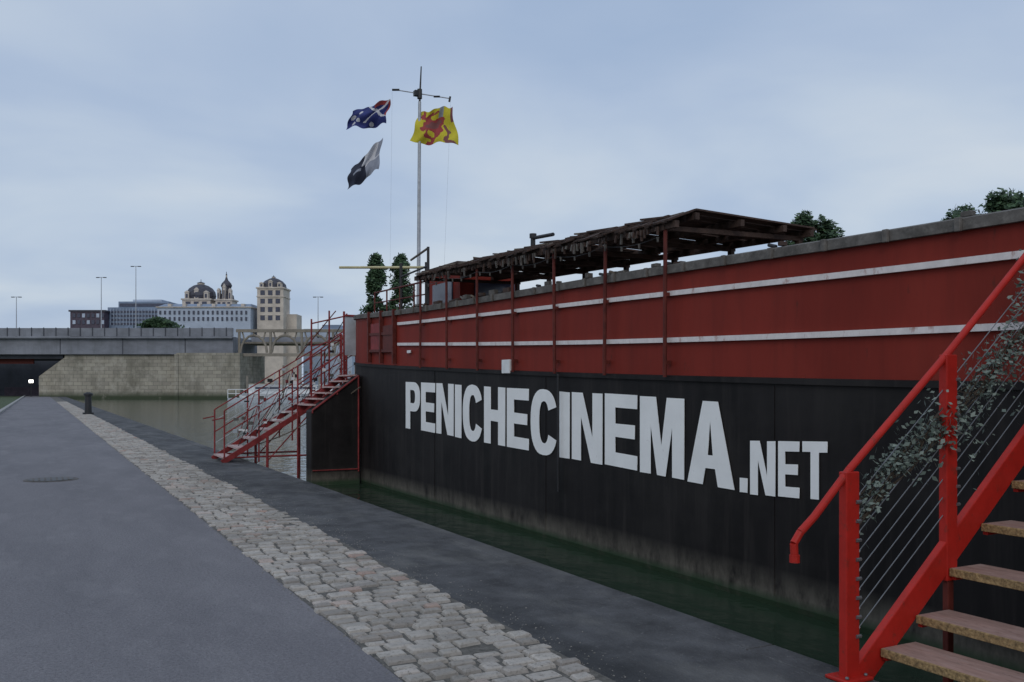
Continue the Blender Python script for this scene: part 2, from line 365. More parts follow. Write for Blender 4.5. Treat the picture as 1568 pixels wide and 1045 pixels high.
for yy in(14.9,15.6,16.3,17.0): b.cyl((5.83,yy,zr(yy)),(5.83,yy,zr(yy)+0.42),0.016,'darkred')
b.cyl((5.83,14.4,zr(15)+.42),(5.83,17.0,zr(17)+.40),0.016,'darkred'); b.cyl((5.83,14.4,zr(15)+.2),(5.83,17.0,zr(17)+.2),0.012,'darkred')
b.cyl((5.85,15.6,zr(16)),(5.85,15.6,zr(16)+.85),0.03,'black'); b.cyl((5.85,14.3,3.95),(6.2,16.0,3.98),0.02,'woodlt')
b.cyl((5.85,14.3,3.0),(5.85,14.3,3.97),0.025,'black'); b.cyl((5.85,15.6,3.6),(5.85,14.3,3.65),.018,'black')
b.build('bow_railing',barge)
b=MB(); b.box((7.15,15.35,2.95),(1.15,1.5,1.5),'hullred'); b.box((7.15,15.35,3.76),(1.35,1.7,0.08),'wood'); b.box((7.25,14.59,3.3),(0.8,0.03,0.4),'glass'); b.box((6.56,15.35,3.3),(0.03,0.9,0.4),'glass'); b.build('wheelhouse',barge,bevel=0.01)
b=MB()
for yy in(15.75,16.45,17.15): b.bar((5.77,yy,zb(yy)+.05),(5.77,yy,zr(yy)+.03),0.05,0.07,'darkred')
for dz in(.28,.6): b.bar((5.765,15.8,zb(16)+dz),(5.765,17.1,zb(17)+dz),0.03,0.05,'darkred')
b.box((5.78,16.1,2.5),(0.03,0.5,0.5),'darkred'); b.box((5.78,16.8,2.55),(0.03,0.5,0.55),'redfar')
b.build('bow_frames',barge)
b=MB(); b.box((5.775,11.25,1.885),(0.04,0.24,0.19),'white'); b.box((5.773,15.0,2.22),(0.02,0.16,0.05),'white'); b.build('name_plate',barge,bevel=.006)
b=MB(); b.box((5.775,2.85,2.35),(0.04,1.1,1.4) ,'darkred'); b.box((5.75,2.85,2.6),(0.02,0.7,0.6),'glass'); b.build('boarding_door',barge)
b=MB(); b.cyl((5.14,17.06,3.9),(6.62,16.28,3.9),0.025,'spar'); b.cyl((6.62,16.28,2.3),(6.62,16.28,4.0),0.03,'black'); b.build('spar',barge)

# ---- lettering
def arc(cx,cy,rx,ry,a0,a1,n=14,p=0.8):
    o=[]
    for i in range(n+1):
        t=math.radians(a0+(a1-a0)*i/n); c=math.cos(t); s=math.sin(t)
        o.append((cx+rx*math.copysign(abs(c)**p,c),cy+ry*math.copysign(abs(s)**p,s)))
    return o
def glyph(ch,w):
    s=min(0.27,w*.335); h=0.19
    if ch=='P': return [[(0,0),(0,1),(w*.55,1)]+arc(w*.55,.69,w*.45,.31,90,-90)[1:]+[(s,.38),(s,0)],[(s,.55),(w*.52,.55)]+arc(w*.52,.69,w*.15,.14,-90,90,8)+[(s,.83)]]
    if ch=='E': return [[(0,0),(0,1),(w,1),(w,1-h),(s,1-h),(s,.5+h*.48),(w*.93,.5+h*.48),(w*.93,.5-h*.48),(s,.5-h*.48),(s,h),(w,h),(w,0)]]
    if ch=='N': return [[(0,0),(0,1),(s+.03,1),(w-s+.01,.36),(w-s+.01,1),(w,1),(w,0),(w-s-.03,0),(s-.01,.64),(s-.01,0)]]
    if ch=='I': return [[(0,0),(0,1),(w,1),(w,0)]]
    if ch=='H': return [[(0,0),(0,1),(s,1),(s,.6),(w-s,.6),(w-s,1),(w,1),(w,0),(w-s,0),(w-s,.4),(s,.4),(s,0)]]
    if ch=='C': return [arc(w/2,.5,w/2,.52,25,335,28,.82)+arc(w/2+.01,.5,w/2-s,.33,330,30,24,.82)]
    if ch=='M': return [[(0,0),(0,1),(s+.08,1),(w/2,.38),(w-s-.08,1),(w,1),(w,0),(w-s+.03,0),(w-s+.03,.62),(w/2+.09,0),(w/2-.09,0),(s-.03,.62),(s-.03,0)]]
    if ch=='A': return [[(0,0),(w*.34,1),(w*.66,1),(w,0),(w-s-.02,0),(w-s-.07,.2),(s+.07,.2),(s+.02,0)],[(s+.11,.36),(w/2,.76),(w-s-.11,.36)]]
    if ch=='.': return [[(0,0),(0,.27),(w,.27),(w,0)]]
    if ch=='T': return [[(w/2-s/2,0),(w/2-s/2,1-h),(0,1-h),(0,1),(w,1),(w,1-h),(w/2+s/2,1-h),(w/2+s/2,0)]]
cu=bpy.data.curves.new('lettering','CURVE'); cu.dimensions='2D'; cu.fill_mode='BOTH'; cu.extrude=0.002
def put(text,ws,y_start,y_end,z_start,z_end,h,gap):
    tot=sum(ws)+gap*(len(ws)-1); k=(y_start-y_end)/tot; s0=0
    for ch,w in zip(text,ws):
        W=w*k/h
        dz=random.uniform(-.008,.008)
        for poly in glyph(ch,W):
            sp=cu.splines.new('POLY'); sp.points.add(len(poly)-1); sp.use_cyclic_u=True
            for i,(px,py) in enumerate(poly):
                d=s0*k+px*h; Y=y_start-d; t=d/(y_start-y_end)
                z=z_start+(z_end-z_start)*t+py*h+dz+random.uniform(-.003,.003)
                sp.points[i].co=(-Y,z,0,1)
        s0+=w+gap
put('PENICHECINEMA',[.66,.6,.68,.24,.68,.66,.62,.68,.24,.66,.62,.74,.68],15.2,6.6,0.88,0.64,0.82,.05)
put('.NET',[.12,.37,.29,.32],6.53,5.47,0.62,0.66,0.49,.04)
cu.materials.append(M['letter'])
lo=bpy.data.objects.new('lettering',cu); scene.collection.objects.link(lo)
lo.matrix_world=Matrix(((0,0,-1,5.790),(-1,0,0,0),(0,1,0,0),(0,0,0,1)))
lo.parent=barge; lo.matrix_parent_inverse=Matrix.Translation(-barge.location)

# ---------------- flagpole + flags
fp=empty('flagpole',(6.5,16.4,2.3)); B=Vector((6.5,16.4,0))
def LP(a,z,d=0): p=B+R*a+F*d; return Vector((p.x,p.y,z))
b=MB(); b.cyl((6.5,16.4,2.2),LP(0.03,7.1),0.04,'steel',0.03,12); b.cyl(LP(0.03,7.1),LP(0.06,7.78),0.022,'black',0.012); 
b.cyl(LP(-.5,7.34),LP(.63,7.16),0.011,'steel'); b.cyl(LP(.03,7.16),LP(.03,7.34),0.05,'black'); b.box(LP(-.02,7.26),(0.12,0.1,0.1),'black'); b.cyl(LP(-.5,7.33),LP(-.36,7.33),0.022,'black'); b.cyl(LP(.3,7.2),LP(.42,7.2),0.02,'black'); b.cyl(LP(.6,7.1),LP(.62,7.2),0.02,'black')
for a in(-.5,.63): b.cyl(LP(a,7.3 if a<0 else 7.16),LP(a*0.9-.1,3.0),0.0015,'steel',n=4)
b.build('pole_and_crosstree',fp)
def flag(name,c,fn,nu=72,nv=42,amp=.07,ph=0):
    tl,tr,br_,bl=c
    mb=MB()
    for j in range(nv+1):
        for i in range(nu+1):
            u=i/nu;v=j/nv
            a=(tl[0]*(1-u)+tr[0]*u)*(1-v)+(bl[0]*(1-u)+br_[0]*u)*v
            z=(tl[1]*(1-u)+tr[1]*u)*(1-v)+(bl[1]*(1-u)+br_[1]*u)*v
            d=amp*math.sin(u*8+v*2+ph)+amp*.5*math.sin(u*4-v*7+ph)+amp*.25*math.sin(u*17+v*9)
            z+=.03*math.sin(u*9+ph)+.015*math.sin(u*19+v*3); a+=.02*math.sin(v*8+ph)
            mb.v.append(tuple(LP(a,z,d)))
    for j in range(nv):
        for i in range(nu):
            mb.f.append([j*(nu+1)+i,j*(nu+1)+i+1,(j+1)*(nu+1)+i+1,(j+1)*(nu+1)+i]); mb.mi.append(mb._m(fn((i+.5)/nu,(j+.5)/nv)))
    return mb.build(name,fp,smooth=True)
def f1(u,v):
    if u>.42 and v<.75:
        uu=(u-.42)/.58; vv=v/.75
        if abs(uu-vv*.9-.05)<.07 or abs(uu+vv*.9-.95)<.06: return 'flagwhite'
        if abs(vv-.1)<.10 and uu>.3: return 'flagred'
        if uu>.9 : return 'flagred'
    else:
        for (cu_,cv,r_) in((.12,.45,.06),(.25,.25,.05),(.3,.7,.055),(.18,.8,.05),(.62,.88,.05)):
            if (u-cu_)**2+((v-cv)*.6)**2<r_**2: return 'flagwhite'
    return 'flagblue'
def f2(u,v):
    if u>.85 and v<.5: return 'flaggrey'
    if u>.55: return 'flagwhite' if v<.55 else 'flaggrey'
    if u>.45: return 'flagwhite' if v<.4 else 'flagblack'
    return 'flagblack' if not(abs(v-.5)<.05 and u>.2) else 'flaggrey'
def f3(u,v):
    t=math.sin(u*13+v*5)*.05+math.sin(v*17+u*7)*.05+math.sin(u*31-v*23)*.02
    d=math.hypot((u-.45)*.95,(v-.45)*.85)+t
    if d<.12: return 'flagbrown'
    if d<.22: return 'flagred'
    if abs(u-.25-v*.15+t)<.05 and v>.5: return 'flagred'
    if abs(u-.68-v*.15+t)<.05 and v>.5: return 'flagbrown'
    if abs(v-.14+t)<.05 and .1<u<.6: return 'flagred'
    if u>.93 and v<.4: return 'flagbrown'
    if .6<u<.72 and v<.3: return 'flaggrey'
    return 'yellow'
flag('flag_blue_ensign',[(-1.26,6.92),(-.54,7.15),(-.63,6.66),(-1.42,6.57)],f1)
flag('flag_black_and_white',[(-1.32,5.79),(-.69,6.42),(-.76,5.80),(-1.38,5.38)],f2,ph=1,amp=.05)
flag('flag_yellow_and_red',[(0.04,6.9),(.65,7.02),(.79,6.28),(-.15,6.32)],f3,ph=2,amp=.05)

# ---------------- foreground staircase
st=empty('boarding_stairs',(4.5,2.9,0)); YF,YN=3.55,2.15
def stair_side(Y,hook,name):
    b=MB()
    b.bar((3.95,Y,-0.02),(5.74,Y,1.50),0.05,0.15,'red')
    b.box((3.92,Y+.0,0.57),(0.10,0.055,1.14),'red')
    b.box((3.92,Y,0.02),(0.2,0.16,0.02),'red')
    for dx in(-.07,.07): b.cyl((3.92+dx,Y-.05,.03),(3.92+dx,Y-.05,.045),.012,'cable',n=6)
    b.box((4.73,Y,1.13),(0.095,0.055,1.32),'red'); b.box((4.73,Y,0.05),(0.05,0.04,0.9),'darkred')
    b.box((5.58,Y,1.86),(0.09,0.055,1.26),'red')
    b.build('stringer_and_posts'+name,st,bevel=0.006)
    b=MB()
    pts=[(3.52,Y-.0,0.70),(3.515,Y,0.78),(3.56,Y,0.835),(3.66,Y,0.91),(3.92,Y,1.15),(4.73,Y,1.80),(5.6,Y,2.54)]
    if not hook: pts=pts[4:]
    for p,q in zip(pts,pts[1:]): b.cyl(p,q,0.021,'red',n=12)
    if hook: b.cyl((3.52,Y,.68),(3.52,Y,.72),.027,'red',n=12)
    b.build('handrail'+name,st,smooth=False)
    b=MB()
    for k in range(1,9):
        f=k/9.0
        z1=1.10*(1-f)+0.16*f; 
        b.cyl((3.95,Y,z1-0.02),(4.70,Y,z1+0.60),0.003,'cable',n=5); b.cyl((4.76,Y,z1+0.65),(5.56,Y,z1+1.32),0.003,'cable',n=5)
        b.cyl((3.955,Y-.0,z1-.02),(4.0,Y,z1+.02),0.007,'cable',n=6); b.cyl((3.94,Y-.03,z1-.02),(3.975,Y-.03,z1-.02),0.011,'cable',n=6)
        b.cyl((4.765,Y-.03,z1+.65),(4.79,Y-.03,z1+.65),0.010,'cable',n=6)
    b.build('cables'+name,st)
stair_side(YF,True,'_far'); stair_side(YN,False,'_near')
b=MB()
for i in range(6):
    x=4.12+0.285*i; z=-0.06+0.24*i
    if z<0.0: z=0.03
    b.box((x+.155,(YF+YN)/2,z+0.108),(0.27,YF-YN-0.06,0.04),'tread')
    b.box((x+.010,(YF+YN)/2,z+0.106),(0.016,YF-YN-0.07,0.046),'nosing')
    b.box((x+.15,YF-.045,z+.075),(.25,.03,.03),'red')
b.build('treads',st,bevel=0.004)
b=MB(); ri=random.Random(3)
for _ in range(2300):
    t=ri.random()**.85; x=4.0+1.65*t; k=.5+.5*math.sin(t*23+1)
    zc0=0.93+1.10*t+ .06*math.sin(t*9)
    z=zc0+ri.gauss(0,0.05+.10*t)*(.5+k); yy=YF+ri.gauss(0,.04)
    s=ri.uniform(.010,.026); a=Vector((ri.gauss(0,1),ri.gauss(0,.6),ri.gauss(0,1))).normalized()*s; c=a.orthogonal().normalized()*s*.55
    p=Vector((x,yy,z)); b.add([p-a,p-a*.2+c,p+a,p-a*.2-c],[(0,1,2,3)],'ivy')
for k in range(9):
    o=[ri.uniform(-.09,.09) for _ in range(9)]
    for i in range(8):
        f=lambda i:(4.0+.2*i,YF+.02*math.sin(i+k),0.93+.14*i+o[i])
        b.cyl(f(i),f(i+1),0.0035,'bark',n=4)
b.build('climbing_ivy',None)

# ---------------- far gangway stairs + pontoon
gw=empty('gangway_stairs',(5,20.5,0)); b=MB()
for Y in(19.9,21.1):
    b.bar((3.45,Y,0.0),(6.5,Y,1.87),0.05,0.11,'redfar')
    for k in range(5):
        x=3.5+k*.72; z=.05+k*.44; b.cyl((x,Y,z-.5 if k else 0),(x,Y,z+1.05),0.018,'redfar')
    for h in(1.05,.55): b.cyl((3.5,Y,.05+h),(6.5,Y,1.9+h),0.014,'redfar')
    for h in(.8,.3): b.cyl((3.5,Y,.05+h),(6.5,Y,1.9+h),0.006,'steel')
    b.cyl((3.5,Y,.95),(3.25,Y,.9),0.014,'redfar')
    for x in(4.4,5.4): b.cyl((x,Y,-.8),(x,Y,(x-3.45)*.61),0.03,'redfar')
    b.cyl((4.4,Y,0.0),(5.4,Y,1.1),0.014,'redfar'); b.cyl((3.6,Y,.1),(5.4,Y,.1),0.02,'redfar')
for i in range(10):
    x=3.6+.3*i; b.box((x,20.5,.1+.187*i),(.26,1.1,.035),'treadpink')
b.box((7.0,20.5,1.86),(1.1,1.2,.06),'redfar')
for x,y in((6.5,19.9),(7.5,19.9),(6.5,21.1),(7.5,21.1)): b.cyl((x,y,-.8),(x,y,3.0),0.022,'redfar')
for h in(1.1,.75,.4): b.cyl((6.5,19.9,1.9+h),(7.5,19.9,1.9+h),0.014,'redfar')
for _ in range(60):
    x=random.uniform(3.7,6.4); Y=random.choice([19.86,21.06]); z=.05+(x-3.5)*.61+random.uniform(.1,1.15)
    b.box((x,Y,z),(random.uniform(.03,.11),.04,random.uniform(.02,.08)),random.choice(['panel','black','redfar','white','rim']))
for _ in range(24):
    x=random.uniform(3.7,5.8); z=.05+(x-3.5)*.61; b.cyl((x,19.88,z+random.uniform(.1,.4)),(x+random.uniform(.2,.6),19.88,z+random.uniform(.6,1.3)),.008,random.choice(['redfar','steel','black']),n=5)
b.build('gangway_structure',gw)
b=MB()
for x,y,h in((5.35,19.85,3.1),(5.75,19.85,3.3),(6.15,19.85,3.25),(6.6,19.6,3.2)): b.cyl((x,y,-.5),(x,y,h),.02,'redfar')
b.cyl((5.35,19.85,3.0),(6.15,19.85,3.2),.016,'redfar'); b.cyl((5.35,19.85,2.5),(6.15,19.85,2.7),.012,'redfar'); b.cyl((5.35,19.85,1.9),(6.15,19.85,3.2),.01,'black'); b.cyl((5.0,19.85,2.2),(5.9,19.85,3.3),.012,'darkred')
b.build('access_frame',gw)
b=MB(); b.box((6.3,19.3,2.72),(0.75,.04,.85),'panel'); b.box((6.3,19.27,3.16),(0.8,.03,.04),'redfar'); b.cyl((5.92,19.3,1.4),(5.92,19.3,3.25),.025,'redfar'); b.cyl((6.68,19.3,1.4),(6.68,19.3,3.25),.025,'redfar'); b.build('notice_board_panel',gw)
pt=empty('landing_pontoon',(5.2,17.9,-.35)); b=MB()
vs=[(4.78,17.75,-.8),(5.78,17.75,-.8),(5.78,17.75,1.85),(4.78,17.75,1.12),(4.78,18.15,-.8),(5.78,18.15,-.8),(5.78,18.15,1.85),(4.78,18.15,1.12)]
b.add(vs,[(0,1,2,3),(7,6,5,4),(0,3,7,4),(1,5,6,2),(3,2,6,7),(0,4,5,1)],'hullblack'); b.build('pontoon_hull',pt,bevel=.02)
b=MB()
for i in range(6):
    b.box((4.87+.17*i,18.45,1.24+.12*i),(.15,.9,.03),'treadpink')
b.bar((4.80,18.85,1.1),(5.76,18.85,1.82),.04,.12,'redfar')
for x in(4.8,5.3,5.74):
    z=1.12+(x-4.78)*.73; b.cyl((x,17.73,z-.05 if x<5.7 else -.1),(x,17.73,z+.02),.016,'redfar')
    b.cyl((x,18.88,-.7),(x,18.88,z+.9),.018,'redfar')
for h in(.9,.5): b.cyl((4.8,18.88,1.14+h),(5.74,18.88,1.83+h),.015,'redfar')
b.cyl((4.8,17.72,-.05),(5.74,17.72,-.05),.012,'redfar'); b.cyl((4.8,17.73,1.14),(5.74,17.73,1.83),.02,'redfar')
b.build('pontoon_rails_and_steps',pt)
b=MB(); P0=Vector((5.7,17.5,1.6)); P1=Vector((3.9,22,0.1)); pr=P0
for i in range(1,11):
    t=i/10; q=P0.lerp(P1,t); q.z-=.25*math.sin(math.pi*t); b.cyl(pr,q,.012,'woodlt',n=5); pr=q
b.build('mooring_rope')

# ---------------- bridge
br=empty('bridge',FP(150,-60,0)); b=MB()
def fb(b,x0,x1,y0,y1,Z,dep,k,px=None):
    c=FP(Z+dep/2,(x0+x1)/2,(y0+y1)/2); b.box(c,(x1-x0,dep,y1-y0),k,ROTF)
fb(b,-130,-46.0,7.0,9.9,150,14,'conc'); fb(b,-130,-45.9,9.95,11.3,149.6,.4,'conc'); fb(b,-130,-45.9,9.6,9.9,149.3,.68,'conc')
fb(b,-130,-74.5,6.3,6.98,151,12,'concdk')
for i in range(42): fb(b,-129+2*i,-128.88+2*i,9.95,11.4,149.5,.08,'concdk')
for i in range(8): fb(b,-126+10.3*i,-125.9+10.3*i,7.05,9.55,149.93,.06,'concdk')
b.build('bridge_deck',br)
b=MB(); fb(b,-45.8,15,10.7,11.2,151,.5,'truss'); fb(b,-45.8,15,6.7,7.2,151,.5,'truss'); fb(b,-45.8,15,9.0,9.3,155,8,'truss'); fb(b,-45.8,15,9.3,10.4,160,.3,'conc')
a=-45.5
while a<15:
    pr=None
    for i in range(9):
        t=math.pi*i/8; q=FP(151.2,a+2.6-2.2*math.cos(t),7.3+2.9*math.sin(t)); 
        if pr: b.cyl(pr,q,.2,'truss',n=6)
        pr=q
    b.cyl(FP(151.2,a+.2,7.2),FP(151.2,a+.2,10.7),.22,'truss',n=6); b.cyl(FP(151.3,a+2.6,10.2),FP(151.3,a+2.6,10.7),.14,'truss',n=6)
    for s_ in(-1,1): b.cyl(FP(151.3,a+2.6+s_*1.6,9.6),FP(151.3,a+2.6+s_*1.9,10.7),.12,'truss',n=6)
    a+=5.2
b.build('arched_span',br)
b=MB()
for (a0,a1,Z,zt,dep) in((-74,-55,150.6,6.95,14),(-55,-44.6,149.2,7.2,15)): fb(b,a0,a1,-1,zt,Z,dep,'ashlar')
fb(b,-44,-36,-1,2.2,152,8,'ashlar')
fb(b,-55.3,-54.7,-1,7.0,149.0,.4,'ashlar')
vs=[FP(150.6,-74,-1),FP(150.6,-74,6.5),FP(152,-79,3.4),FP(152,-79,-1),FP(152.6,-74,-1),FP(152.6,-74,6.5),FP(153,-79,3.4),FP(153,-79,-1)]
b.add(vs,[(0,1,2,3),(7,6,5,4),(1,5,6,2),(0,4,5,1),(2,6,7,3)],'ashlar')
b.build('abutment_wall',br)
b=MB(); fb(b,-125,-74.6,-1,6.9,170,.8,'concdk'); fb(b,-90,-80,5.5,6.4,152.2,.3,'darkred'); fb(b,-88,-78,2.0,3.2,169,.5,'conc'); fb(b,-92,-83,.0,1.6,165,2,'brownbld'); fb(b,-84,-82,.0,3.4,164,1,'ashlar'); b.build('underpass_dark_backing',br)  # back wall added to fill the opening; tunnel darkness is in its colour
lp=MB(); lp.cyl(FP(148,-78.2,0.0),FP(148,-78.2,2.2),.05,'black'); lp.box(FP(148,-78.2,2.2),(.4,.4,.15),'black'); lp.cyl(FP(148,-78.2,2.3),FP(148,-78.2,2.75),.3,'glow',.34,n=12); lp.cyl(FP(148,-78.2,2.76),FP(148,-78.2,2.95),.25,'black',.03,n=12); lp.build('headlight_stand_in')  # glowing lantern on a post, added to stand for a white headlight
for px,top in((25,455),(155,425),(208,408),(487,455)):
    s=154/1394; a=(px-784)*s; zt=1.6+(593-top)*s; b=MB()
    b.cyl(FP(154,a,9.9),FP(154,a,zt),.09,'steel',.05); b.cyl(FP(154,a-.6,zt),FP(154,a+.6,zt),.05,'steel'); b.box(FP(154,a-.6,zt-.03),(.5,.25,.12),'black',ROTF); b.box(FP(154,a+.6,zt-.03),(.5,.25,.12),'black',ROTF); b.cyl(FP(154,a,9.9),FP(154,a,11.2),.14,'black'); b.build('street_lamp')

# ---------------- distant buildings
S=260/1394
def A(px): return (px-784)*S
def H(py): return 1.6+(593-py)*S
bd=empty('office_building',FP(260,A(190),0)); b=MB(); w=MB()
fb(b,A(160),A(262),0,H(470),262,20,'bluebld'); fb(b,A(172),A(250),H(470),H(460),264,14,'bluebld'); fb(b,A(190),A(235),H(460),H(456),266,8,'whitebld'); fb(b,A(110),A(162),0,H(478),259,14,'brownbld'); fb(b,A(108),A(164),H(478),H(475.5),258.7,15,'slate')
for r_ in range(4):
    z=H(497)+r_*1.15
    fb(w,A(165),A(260),z,z+.6,261.85,.2,'glass')
fb(w,A(174),A(248),H(468),H(463),263.85,.2,'glass')
for i in range(20): fb(w,A(165)+i*.9,A(165)+i*.9+.12,H(498),H(472),261.7,.12,'whitebld')
for r_ in range(2):
    for i in range(7): fb(w,A(114)+i*1.35,A(114)+i*1.35+.8,H(497)+r_*1.9,H(497)+r_*1.9+1.1,258.85,.2,'whitebld' if (i+r_)%3==0 else 'glass')
b.build('blocks',bd); w.build('windows',bd)
bd=empty('long_pale_building',FP(255,A(335),0)); b=MB(); w=MB()
fb(b,A(266),A(402),0,H(477),248,12,'whitebld'); fb(b,A(264),A(404),H(477),H(475.6),247.6,12.8,'cream')
c=FP(254,A(334),H(475.6)); b.frustum(c,(A(402)-A(266),12),(A(398)-A(270),5),H(470)-H(475.6),'bluebld',ROTF)
for r_ in range(2):
    for i in range(19): fb(w,A(269)+i*1.3,A(269)+i*1.3+.5,H(496)+r_*1.7,H(496)+r_*1.7+1.0,247.8,.3,'glass')
for i in range(6): 
    fb(b,A(280)+i*4,A(280)+i*4+.9,H(475.5),H(471),248.5,2,'cream')
b.build('walls_and_roof',bd); w.build('windows',bd)
def tower(name,x0,x1,base,eave,top,kind,Z=256):
    e=empty(name,FP(Z,A((x0+x1)/2),0)); b=MB(); w=MB(); ac=A((x0+x1)/2); W=(A(x1)-A(x0))*.92; ze=H(eave)
    fb(b,ac-W/2,ac+W/2,0,ze,Z,W,'cream'); fb(b,ac-W/2-.3,ac+W/2+.3,ze,ze+.4,Z-.3,W+.6,'cream'); fb(b,ac-W/2-.2,ac+W/2+.2,ze-2.3,ze-2.05,Z-.2,W+.4,'cream')
    zt=H(top); h=zt-ze-.4; z0=ze+.4
    prof={'dome':[(0,.5),(.18,.53),(.38,.5),(.55,.41),(.68,.27),(.74,.14)],'spire':[(0,.46),(.15,.42),(.22,.28),(.42,.27),(.5,.33),(.58,.28),(.7,.10),(.8,.05)],'mansard':[(0,.5),(.3,.46),(.55,.34),(.72,.18),(.78,.08)]}[kind]
    for (t0,s0),(t1,s1) in zip(prof,prof[1:]): b.cyl(FP(Z+W/2,ac,z0+h*t0),FP(Z+W/2,ac,z0+h*t1),W*s0,'slate',W*s1,12)
    tt,ss=prof[-1]
    b.cyl(FP(Z+W/2,ac,z0+h*tt),FP(Z+W/2,ac,z0+h*(tt+.08)),W*ss*.9,'cream',n=8); b.cyl(FP(Z+W/2,ac,z0+h*(tt+.08)),FP(Z+W/2,ac,z0+h*(tt+.15)),W*ss*1.1,'slate',.05,8)
    b.cyl(FP(Z+W/2,ac,z0+h*.8),FP(Z+W/2,ac,zt),.08,'black')
    for sx in(-1,0,1):
        hh=h*(.42 if sx==0 else .30); ww=W*.15
        fb(b,ac+sx*W*.34-ww/2,ac+sx*W*.34+ww/2,z0,z0+hh,Z+.05,1.6,'cream'); fb(w,ac+sx*W*.34-ww*.25,ac+sx*W*.34+ww*.25,z0+.2,z0+hh*.75,Z-.02,.1,'glass'); b.frustum(FP(Z+.8,ac+sx*W*.34,z0+hh),(ww*1.3,1.7),(.1,1.5),hh*.3,'cream',ROTF)
    for r_ in range(4):
        for i in range(3):
            a=ac+(i-1)*W*.29; z=ze-1.8-r_*2.3
            fb(w,a-W*.085,a+W*.085,z,z+1.3,Z-.06,.3,'glass'); fb(b,a-W*.11,a+W*.11,z+1.35,z+1.5,Z-.1,.3,'cream')
    b.build('tower_body',e); w.build('tower_windows',e)
tower('domed_tower',275,322,476,459,425,'dome',261)
tower('domed_tower',327,355,476,460,414,'spire',261)
tower('domed_tower',407,449,498,448,426,'mansard',250)
b=MB(); fb(b,A(447),A(462),0,H(484),254,6,'cream'); fb(b,A(440),A(520),0,H(497),280,10,'whitebld'); fb(b,A(470),A(500),H(497),H(490),281,6,'bluebld'); b.build('low_apartment_block')

# ---------------- trees
def tree(name,x,y,ht,crown,seed,n=2600,leaf=.22,z0=0.3,trunk=.25):
    rnd=random.Random(seed); e=empty(name,(x,y,z0)); b=MB()
    b.cyl((x,y,z0),(x+.1,y,z0+ht*.45),trunk,'bark',trunk*.65,10); b.cyl((x+.1,y,z0+ht*.45),(x,y,z0+ht*.9),trunk*.65,'bark',.04,8)
    clumps=[]
    for _ in range(crown['n']):
        t=rnd.random(); zz=crown['z0']+t*(crown['z1']-crown['z0']); rr=crown['r']*crown['f'](t)
        a=rnd.uniform(0,6.28); q=rr*math.sqrt(rnd.random())
        cp=Vector((x+q*math.cos(a),y+q*math.sin(a),zz)); clumps.append((cp,rnd.uniform(.5,1)*crown['c']))
        b.cyl((x,y,max(z0+1,zz-q*.8-.6)),cp,trunk*.25,'bark',.03,5)
    b.build('trunk_and_limbs',e)
    b=MB()
    for _ in range(n):
        cp,cr_=rnd.choice(clumps); v=Vector((rnd.gauss(0,1),rnd.gauss(0,1),rnd.gauss(0,1))).normalized()*cr_*rnd.random()**.4
        p=cp+v; s=leaf*rnd.uniform(.5,1.2); aa=Vector((rnd.gauss(0,1),rnd.gauss(0,1),rnd.gauss(0,1))).normalized(); cc=aa.orthogonal().normalized()
        b.add([p-aa*s,p+cc*s*.6,p+aa*s,p-cc*s*.6],[(0,1,2,3)],'leaf')
    b.build('foliage',e)
cone=lambda t:(1-t)**.55*min(1,.7+t*2)
tree('poplar_tree',32.9,95.4,16,dict(n=85,z0=4,z1=15.9,r=1.9,f=cone,c=.8),1,8000,.24)
tree('poplar_tree',35.3,94.0,15.5,dict(n=85,z0=4,z1=15.8,r=2.1,f=cone,c=.85),2,8000,.24)
rnd_=lambda t:math.sqrt(max(0.05,1-(2*t-1)**2))
tree('plane_tree',45.3,44.2,12.5,dict(n=40,z0=8,z1=12.9,r=1.9,f=rnd_,c=.7),3,7000,.2)
tree('plane_tree',50.9,34.6,12.5,dict(n=60,z0=8,z1=12.9,r=2.6,f=rnd_,c=.8),4,7000,.2)
tree('plane_tree',50.5,36.6,12.5,dict(n=40,z0=8,z1=12.3,r=1.6,f=rnd_,c=.8),6,5000,.2)
tree('plane_tree',56,31,12.5,dict(n=60,z0=8,z1=13.0,r=3.0,f=rnd_,c=.9),5,6000,.2)
b=MB(); rr=random.Random(9)
for _ in range(2500):
    px=rr.gauss(243,11); c=FP(200+rr.uniform(-2,2),(px-784)*200/1394,1.6+(593-rr.uniform(486+abs(px-243)*.35,506))*200/1394); aa=Vector((rr.gauss(0,1),rr.gauss(0,1),rr.gauss(0,1))).normalized()*.35; cc=aa.orthogonal()*.6
    b.add([c-aa,c+cc,c+aa,c-cc],[(0,1,2,3)],'leaf')
b.cyl(FP(200,(243-784)*200/1394,0),FP(200,(243-784)*200/1394,15),.4,'bark'); b.build('distant_trees')
